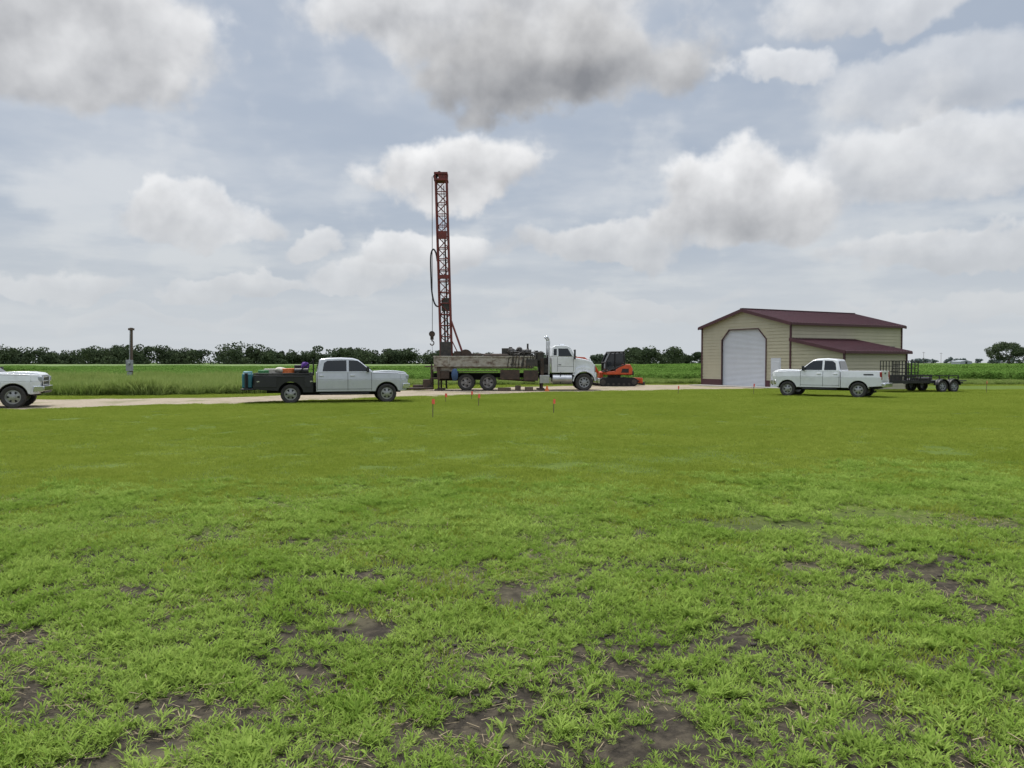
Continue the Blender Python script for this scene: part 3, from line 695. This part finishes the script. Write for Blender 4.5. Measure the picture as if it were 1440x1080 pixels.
tallC=coll('tall_grass_clumps',[lawn_patch(10+i,160,.45,.75,.022,TALL) for i in range(4)])
def straw(i):
    V=[];F=[]
    for _ in range(18):
        x,y,a,L,w=U(-.25,.25),U(-.25,.25),U(0,3.14),U(.02,.08),U(.001,.0025); z=U(.004,.015)
        c,s_=math.cos(a)*L/2,math.sin(a)*L/2; px,py=-math.sin(a)*w,math.cos(a)*w; o=len(V); dz=U(-.008,.008)
        V+=[(x-c-px,y-s_-py,z-dz),(x+c-px,y+s_-py,z+dz),(x+c+px,y+s_+py,z+dz),(x-c+px,y-s_+py,z-dz)]; F.append((o,o+1,o+2,o+3))
    return proto('straw_litter_%d'%i,V,F,[STRAW])
strawC=coll('straw_litter',[straw(i) for i in range(4)])
def cropplant(i):
    V=[];F=[]
    for _ in range(90):
        t=U(0,6.28); z=U(.1,.75); r=.38*math.sqrt(random.random())*(1.15-.5*z)
        c=Vector((r*math.cos(t),r*math.sin(t),z)); q=Euler((U(-.8,.8),U(-.8,.8),U(0,6.28))).to_matrix(); s_=U(.05,.09); o=len(V)
        for p in ((-s_,0,0),(0,-s_*.6,0),(s_,0,0),(0,s_*.6,0)): V.append(tuple(c+q@Vector(p)))
        F.append((o,o+1,o+2,o+3))
    return proto('crop_plant_%d'%i,V,F,[CROPM])
cropC=coll('crop_plants',[cropplant(i) for i in range(4)])

def scatter(name,x,y,z,s,col_,n,tilt=.12):
    N=len(x); me=bpy.data.meshes.new(name); me.vertices.add(N)
    me.vertices.foreach_set('co',np.stack([x,y,z],1).astype('f').ravel())
    a=me.attributes.new('rot','FLOAT_VECTOR','POINT'); a.data.foreach_set('vector',np.stack([rng.normal(0,tilt,N),rng.normal(0,tilt,N),rng.uniform(0,6.283,N)],1).astype('f').ravel())
    a=me.attributes.new('scl','FLOAT','POINT'); a.data.foreach_set('value',np.asarray(s,dtype='f'))
    a=me.attributes.new('idx','INT','POINT'); a.data.foreach_set('value',rng.integers(0,n,N).astype('i'))
    o=link(bpy.data.objects.new(name,me))
    ng=bpy.data.node_groups.new(name+'_gn','GeometryNodeTree'); ng.interface.new_socket('Geometry',in_out='INPUT',socket_type='NodeSocketGeometry'); ng.interface.new_socket('Geometry',in_out='OUTPUT',socket_type='NodeSocketGeometry')
    gi=ng.nodes.new('NodeGroupInput'); go=ng.nodes.new('NodeGroupOutput'); ip=ng.nodes.new('GeometryNodeInstanceOnPoints'); ci=ng.nodes.new('GeometryNodeCollectionInfo')
    ci.inputs['Collection'].default_value=col_; ci.inputs['Separate Children'].default_value=True; ci.inputs['Reset Children'].default_value=True
    def na(nm,t):
        k=ng.nodes.new('GeometryNodeInputNamedAttribute'); k.data_type=t; k.inputs['Name'].default_value=nm
        return next(q for q in k.outputs if q.enabled and q.name=='Attribute')
    L=ng.links.new
    L(gi.outputs[0],ip.inputs['Points']); L(ci.outputs[0],ip.inputs['Instance']); ip.inputs['Pick Instance'].default_value=True
    L(na('idx','INT'),ip.inputs['Instance Index']); L(na('rot','FLOAT_VECTOR'),ip.inputs['Rotation']); L(na('scl','FLOAT'),ip.inputs['Scale']); L(ip.outputs[0],go.inputs[0])
    md=o.modifiers.new('scatter','NODES'); md.node_group=ng
    return o

bare=[(2.4,8.2,.5,.22),(2.75,7.85,.5,.20),(3.1,7.3,.45,.20),(4.3,9,.7,.22),(4.8,8.5,.7,.2),(3.5,6.3,.45,.16),(3.75,5.9,.40,.15),(1.18,4.6,.22,.11),(.5,4.35,.16,.10),(-.05,3.6,.2,.09),(-1.3,3.8,.18,.10),(-.96,6.5,.3,.13),(-2.35,5.2,.2,.09),(-3.2,5,.25,.12),(.16,5.8,.2,.12),(3.3,6.8,.3,.12),(5.6,8.1,.45,.15)]
def bareness(x,y):
    v=np.zeros_like(x)
    wx=x+(vnoise(x,y,.25,31)-.5)*.35; wy=y+(vnoise(x,y,.25,32)-.5)*.3
    for a,b_,r1,r2 in bare: v=np.maximum(v,np.clip(1.9-np.hypot((wx-a)/r1,(wy-b_)/r2)*1.2,0,1))
    return v
def in_build(x,y):
    dx=x-14.70; dy=y-59.3; a=R(-62); u=dx*math.cos(a)+dy*math.sin(a); w=-dx*math.sin(a)+dy*math.cos(a)
    return ((u>-.4)&(u<WD+.4)&(w>-1.4)&(w<DP+.4))|((u>WD-.2)&(u<WD+LW+.3)&(w>-.2)&(w<LD+.4))
def edge_(x,y): return 8.0+(vnoise(x,y,1.2,3)-.5)*2.6+np.where(x>1.5,np.clip((x-1.5)*.4,0,2.0),0)-np.where(x<-1,np.clip((-x-1)*.15,0,.7),0)
N=28000; y=np.sqrt(rng.uniform(3.0**2,64**2,N)); x=rng.uniform(-1,1,N)*(y*.78+3)
pr=np.clip((y-edge_(x,y))/2.8+.5,.22,1); rd=(y>road_n(x)-.1)&(y<road_f(x)+.1)
keep=(rng.random(N)<pr)&~rd&~in_build(x,y)&(bareness(x,y)<.3)
x,y=x[keep],y[keep]; s=(.85+.3*vnoise(x,y,3,8)+rng.uniform(-.1,.15,len(x)))*np.where(y>28,1.2,1)
scatter('lawn_grass',x,y,gz(x,y),s,lawnC,4,.03)
N=15000; y=np.sqrt(rng.uniform(2.2**2,16**2,N)); x=rng.uniform(-1,1,N)*(y*.80+2)
den=vnoise(x,y,.17,21)*.65+vnoise(x,y,.5,22)*.35
pr=np.clip((den-.20)*3.0,0.16,1)*np.clip(1-(y-edge_(x,y)-1)/3.0,.0,1)
keep=(rng.random(N)<pr)&(rng.random(N)>bareness(x,y)*1.1)
x,y=x[keep],y[keep]; s=rng.uniform(.5,1.05,len(x))*(.78+.45*vnoise(x,y,.9,23))
scatter('weeds',x,y,gz(x,y),s,weedC,7,.08)
N=2400; y=np.sqrt(rng.uniform(2.2**2,11**2,N)); x=rng.uniform(-1,1,N)*(y*.80+2); k=(vnoise(x,y,.7,29)>.45)&(bareness(x,y)<.2); x,y=x[k],y[k]
scatter('large_weeds',x,y,gz(x,y),rng.uniform(.45,.95,len(x)),bigC,4,.15)
N=2600; y=np.sqrt(rng.uniform(2.2**2,10**2,N)); x=rng.uniform(-1,1,N)*(y*.80+2); k=vnoise(x,y,.8,41)>.42; x,y=x[k],y[k]
scatter('straw_litter',x,y,gz(x,y),rng.uniform(.6,1.3,len(x)),strawC,4,.05)
P=Part()
for i in range(900):
    yy_=math.sqrt(U(2.4**2,10**2)); xx=U(-1,1)*(yy_*.8+1); r=U(.006,.022)
    P.blob((xx,yy_,float(gz(np.array(xx),np.array(yy_)))+r*.3),(r*U(.8,1.5),r*U(.8,1.5),r*.8),i,sub=1,amp=.25)
P.obj('soil_clods',mat('soil_clod',(.05,.04,.03),.95,var=.5,vscale=20),None)
N=9000; x=rng.uniform(-75,-8,N); y=rng.uniform(40,70,N)
k=(y>np.interp(x,farX,farY)+2.5+vnoise(x,y,4,51)*3)&(rng.random(N)<np.clip((vnoise(x,y,5,52)+.35),0,1)); x,y=x[k],y[k]
scatter('tall_weeds',x,y,y*0,(.5+.95*vnoise(x,y,4,53))*np.where(x<-14,1.15,.8),tallC,4,.1)
N=5000; x=rng.uniform(-8,70,N); y=rng.uniform(59,69,N); k=(y>np.interp(x,farX,farY)+1.5)&~in_build(x,y); x,y=x[k],y[k]
scatter('verge_grass',x,y,y*0,.35+.35*vnoise(x,y,3,54),tallC,4,.1)
N=46000; y=np.sqrt(rng.uniform(66**2,165**2,N)); x=rng.uniform(-1,1,N)*(y*.80+6); x=np.round(x/.75)*.75+rng.normal(0,.1,N)
k=(~in_build(x,y))&((x<4)|(x>24)|(y>69)); x,y=x[k],y[k]
scatter('crop_rows',x,y,y*0,(.75+.5*vnoise(x,y,8,61))*np.where(y>100,1.3,1)*np.where(x>24,1.3,1),cropC,4,.1)
m,n,l=nodes_mat('far_crop'); b=n['Principled BSDF']; b.inputs['Roughness'].default_value=.9; b.inputs['Specular IOR Level'].default_value=.1
g=n.new('ShaderNodeNewGeometry'); pos=g.outputs['Position']
c=MIX(n,l,MR(n,l,NZ(n,l,pos,.03,5,.6),.35,.65),(.11,.165,.055),(.155,.21,.075)); c=MIX(n,l,MR(n,l,NZ(n,l,pos,.9,5,.7),.4,.7),c,(.08,.12,.035)); l.new(c,b.inputs['Base Color'])
ys=np.linspace(150,455,60); xs=np.linspace(-420,420,120); V=[(float(a),float(b_),.55+.25*random.random()) for b_ in ys for a in xs]; F=[(j*120+i,j*120+i+1,(j+1)*120+i+1,(j+1)*120+i) for j in range(59) for i in range(119)]
me=bpy.data.meshes.new('crop_field'); me.from_pydata(V,[],F); me.materials.append(m); link(bpy.data.objects.new('crop_field',me))

# ------------------------------------------------------------------ trees
def leafquads(C,Rr,n,size,rg):
    u=rg.normal(size=(n,3)); u/=np.linalg.norm(u,axis=1)[:,None]; rad=rg.uniform(.55,1.05,n)**.6
    p=C+u*Rr*rad[:,None]; a=rg.normal(size=(n,3)); a/=np.linalg.norm(a,axis=1)[:,None]; b_=np.cross(a,u+rg.normal(size=(n,3))*.5); b_/=np.linalg.norm(b_,axis=1)[:,None]+1e-6
    s=size*rg.uniform(.5,1.1,n)[:,None]; return np.stack([p-a*s,p-b_*s*.7,p+a*s,p+b_*s*.7],1)
def treeline(name,xs_,ys_,hs_,mat_,size,npt):
    rg=np.random.default_rng(len(name)+len(xs_)); Q=[]
    for x,y,h in zip(xs_,ys_,hs_):
        nl=rg.integers(3,8); wd=h*rg.uniform(.4,.95)
        for k in range(nl):
            c=np.array([x+rg.normal()*wd*.45,y+rg.normal()*2,h*rg.uniform(.40,.82)]); r=np.array([wd*.5,wd*.5,h*.22])*rg.uniform(.5,1.2)
            Q.append(leafquads(c,r,int(npt/nl),size,rg))
        Q.append(leafquads(np.array([x+rg.normal()*3,y,h*.22]),np.array([wd*1.1,wd*.5,h*.28]),npt//3,size,rg))
    Q=np.concatenate(Q); N=len(Q); me=bpy.data.meshes.new(name)
    me.vertices.add(N*4); me.vertices.foreach_set('co',Q.astype('f').ravel()); me.loops.add(N*4); me.loops.foreach_set('vertex_index',np.arange(N*4,dtype='i')); me.polygons.add(N); me.polygons.foreach_set('loop_start',np.arange(0,N*4,4,dtype='i')); me.update(calc_edges=True)
    me.materials.append(mat_); return link(bpy.data.objects.new(name,me))
TREE=leafmat('distant_foliage',(.036,.052,.030),(.085,.108,.055),.15,.12)  # leaf colour lightened slightly to stand in for haze
HAZY=leafmat('hazy_foliage',(.13,.16,.16),(.17,.20,.19),.1,.02)  # aerial haze painted into the pale bluish leaf colour
rg=np.random.default_rng(5)
xs_=np.concatenate([rg.uniform(-410,-22,175),rg.uniform(62,135,24)])
xs_=xs_[(vnoise(xs_,xs_*0,13,77)>.24)]
h=5.0+5.6*vnoise(xs_,xs_*0,16,71)+2.6*vnoise(xs_,xs_*0,45,72)+rg.uniform(-1.8,2.8,len(xs_))
h=np.where(xs_>60,h+1.6,h+.5)*np.where((xs_>-60)&(xs_<0),.85,1)
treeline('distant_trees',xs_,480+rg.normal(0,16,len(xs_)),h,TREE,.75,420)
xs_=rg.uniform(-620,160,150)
treeline('distant_trees_far',xs_,700+rg.normal(0,14,len(xs_)),6.5+5*rg.random(len(xs_)),leafmat('mid_foliage',(.06,.08,.06),(.11,.135,.09),.1,.05),1.2,260)  # greyer leaf colour, distance haze painted in
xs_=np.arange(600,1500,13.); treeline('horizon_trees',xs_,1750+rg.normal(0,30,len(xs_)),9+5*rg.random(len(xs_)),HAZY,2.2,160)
BARK=mat('bark',(.07,.055,.045),.95,var=.4,bump=.5)
def tree(loc,h,wd,seed):
    E=empty('oak_tree',loc,0); rg=np.random.default_rng(seed); P=Part(); P.cyl((0,0,-.2),(0.1,0,h*.4),.32,.2,seg=10); Q=[]
    for k in range(11):
        t=rg.uniform(0,6.28); rr=rg.uniform(.15,.5)*wd; c=np.array([math.cos(t)*rr,math.sin(t)*rr,h*rg.uniform(.38,.85)])
        P.cyl((0.05,0,h*rg.uniform(.2,.38)),tuple(c),.11,.03,seg=6); Q.append(leafquads(c,np.array([wd*.22,wd*.22,h*.15])*rg.uniform(.8,1.25),420,.26,rg))
    Q.append(leafquads(np.array([0,0,h*.2]),np.array([wd*.6,wd*.4,h*.2]),500,.26,rg))
    P.obj('trunk_and_limbs',BARK,E); Q=np.concatenate(Q).reshape(-1,3); me=bpy.data.meshes.new('crown'); N=len(Q)//4
    me.from_pydata(Q.tolist(),[],[(4*i,4*i+1,4*i+2,4*i+3) for i in range(N)]); me.materials.append(TREE); o=bpy.data.objects.new('crown',me); link(o,E)
tree((163,252,0),8.9,10,1); tree((171.5,256,0),7.6,9,2)
E=empty('farm_shed',(515,880,0),20); Part().prism([(-9,0),(-9,3.0),(0,4.4),(9,3.0),(9,0)],-6,6).obj('shed_shell',SHEDW,E); Part().box((0,-6.05,1.5),(3,.1,3)).obj('shed_door',DARK,E)
for k,(x,y) in enumerate(((300,560),(335,600))):
    E=empty('utility_pole',(x,y,0),10); Part().cyl((0,0,-.3),(0,0,9.5),.13,.10).box((0,0,8.9),(2.4,.15,.18)).obj('pole_and_crossarm',WOOD,E)

# ------------------------------------------------------------------ sky
SUN_EL=62; SUN_AZ=-35
w=bpy.data.worlds.new('World'); scene.world=w; w.use_nodes=True; nt=w.node_tree; n=nt.nodes; l=nt.links
bg=n['Background']; bg.inputs['Strength'].default_value=.1
sky=n.new('ShaderNodeTexSky'); sky.sky_type='NISHITA'; sky.sun_disc=False; sky.sun_elevation=R(SUN_EL); sky.sun_rotation=R(SUN_AZ); sky.air_density=1.2; sky.dust_density=2.5
tc=n.new('ShaderNodeTexCoord'); D=tc.outputs['Generated']; sp=n.new('ShaderNodeSeparateXYZ'); l.new(D,sp.inputs[0])
m_=lambda op,a,b=0,c=0: MA(n,l,op,a,b,c)
DEG=57.29578
az=m_('MULTIPLY',m_('ARCTAN2',sp.outputs['X'],sp.outputs['Y']),DEG); el=m_('MULTIPLY',m_('ARCSINE',sp.outputs['Z']),DEG)
def noisecol(vec,scale,det,rough=.6):
    z=n.new('ShaderNodeTexNoise'); z.inputs['Scale'].default_value=scale; z.inputs['Detail'].default_value=det; z.inputs['Roughness'].default_value=rough; l.new(vec,z.inputs['Vector']); s=n.new('ShaderNodeSeparateColor'); l.new(z.outputs['Color'],s.inputs[0]); return z.outputs['Fac'],s.outputs[0],s.outputs[1]
def vadd(vec,o):
    z=n.new('ShaderNodeVectorMath'); z.operation='ADD'; l.new(vec,z.inputs[0]); z.inputs[1].default_value=o; return z.outputs[0]
_,r1,g1=noisecol(D,8,5,.54)
azw=m_('MULTIPLY_ADD',m_('SUBTRACT',r1,.5),11,az); elw=m_('MULTIPLY_ADD',m_('SUBTRACT',g1,.5),8,el)
f1=NZ(n,l,D,11,6,.50); f2=NZ(n,l,vadd(D,(-.010,0,.022)),11,4,.46)
zz=m_('ADD',m_('MAXIMUM',sp.outputs['Z'],0),.10)
cb_=n.new('ShaderNodeCombineXYZ'); l.new(m_('DIVIDE',sp.outputs['X'],zz),cb_.inputs[0]); l.new(m_('DIVIDE',sp.outputs['Y'],zz),cb_.inputs[1])
d1_=NZ(n,l,cb_.outputs[0],.9,5,.55)
veil=MIX(n,l,MR(n,l,d1_,.38,.64),(4.2,4.8,5.75),(5.7,6.1,6.7))
veil=MIX(n,l,m_('MULTIPLY',MR(n,l,m_('ADD',m_('MULTIPLY',f1,.5),m_('MULTIPLY',d1_,.5)),.48,.60),.55),veil,(7.5,7.65,7.8))
base=MIX(n,l,.87,sky.outputs[0],veil)
hz=MR(n,l,el,0,9,.75,0); col=MIX(n,l,hz,base,(6.0,6.4,6.75))
CL=[(30,3.4,8,.9,.3,.8,.5),(-24,3.0,9,.8,.3,.8,.4),(8,3.8,10,1.0,.35,.8,.5),(-31,5.2,5,1.2,.3,.9,.7),(-20,5.4,6,1.1,.4,.9,.7),(-11.5,6.3,5,1.4,.35,.95,.75),(29,6.6,8,1.5,.5,.9,.7),
    (-15.3,8.6,2.9,1.5,.35,.95,.75),(-6,8.1,4.6,1.9,.3,1,.85),(6,8.2,8,2.0,.5,.9,.8),
    (-22.5,10.2,4.8,2.1,.45,1,.8),(28,12.4,9.5,3.8,.45,1,.65),(17.5,10.6,6.6,4.2,.66,1.02,.95),(-4.0,13.9,6.4,3.5,.45,1.05,1),
    (20,19.6,4,1.7,.2,1.05,.7),(30,17.8,9,2.6,.35,.95,.5),(27,23,9,2.6,.4,1.02,.65),(-30,20,11,5.8,.66,.98,.93),(-1,25,16,6.2,.62,1.06,.92),(4,20.8,11.5,4.8,1.0,.78,.93)]
cbase=m_('MULTIPLY_ADD',f1,1.9,1-.95)
rb=m_('MULTIPLY_ADD',m_('SUBTRACT',f1,f2),2.3/1.2,(.66+.17)/1.2)
for a,e,w_,h_,dk,wh,op in CL:
    dx=m_('MULTIPLY_ADD',azw,1/w_,-a/w_); dy=m_('MULTIPLY_ADD',elw,1/h_,-e/h_)
    dyb=m_('MINIMUM',dy,m_('MULTIPLY',dy,1.35)) 
    r2=m_('MULTIPLY_ADD',dx,dx,m_('MULTIPLY',dyb,dyb))
    dens=m_('SUBTRACT',cbase,r2)
    mask=MR(n,l,dens,-.12,.42,0,op)
    t=m_('MULTIPLY_ADD',dy,.46/1.2,rb); t=m_('MULTIPLY_ADD',dens,-dk*.40,t)
    lo=(5.9*(1-.60*dk),6.05*(1-.60*dk),6.35*(1-.59*dk)); hi=(8.8*wh,8.85*wh,8.95*wh)
    cc=MIX(n,l,t,lo,hi)
    col=MIX(n,l,mask,col,cc)
hz2=MR(n,l,el,0,13,.6,0); col=MIX(n,l,hz2,col,(6.1,6.45,6.75))
up=MR(n,l,el,32,62,1,3.7); vm=n.new('ShaderNodeVectorMath'); vm.operation='SCALE'; l.new(col,vm.inputs[0]); l.new(up,vm.inputs['Scale'])  # sky above the view boosted to add light to the scene
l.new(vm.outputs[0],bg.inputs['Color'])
sd=bpy.data.lights.new('sun','SUN'); sd.energy=3.4; sd.angle=R(9); sd.color=(1,.96,.88); so=bpy.data.objects.new('sun',sd); link(so)
dirv=Vector((math.sin(R(SUN_AZ))*math.cos(R(SUN_EL)),math.cos(R(SUN_AZ))*math.cos(R(SUN_EL)),math.sin(R(SUN_EL)))); so.rotation_euler=dirv.to_track_quat('Z','Y').to_euler(); so.location=(0,0,50)

# ------------------------------------------------------------------ camera
cd=bpy.data.cameras.new('camera'); cd.sensor_width=36; cd.lens=27; cd.clip_end=12000; cd.clip_start=.05
co=bpy.data.objects.new('camera',cd); link(co); co.location=(0,0,1.75); co.rotation_euler=(R(90-1.6),0,0); scene.camera=co
scene.view_settings.view_transform='Standard'; scene.view_settings.look='None'; scene.view_settings.exposure=0
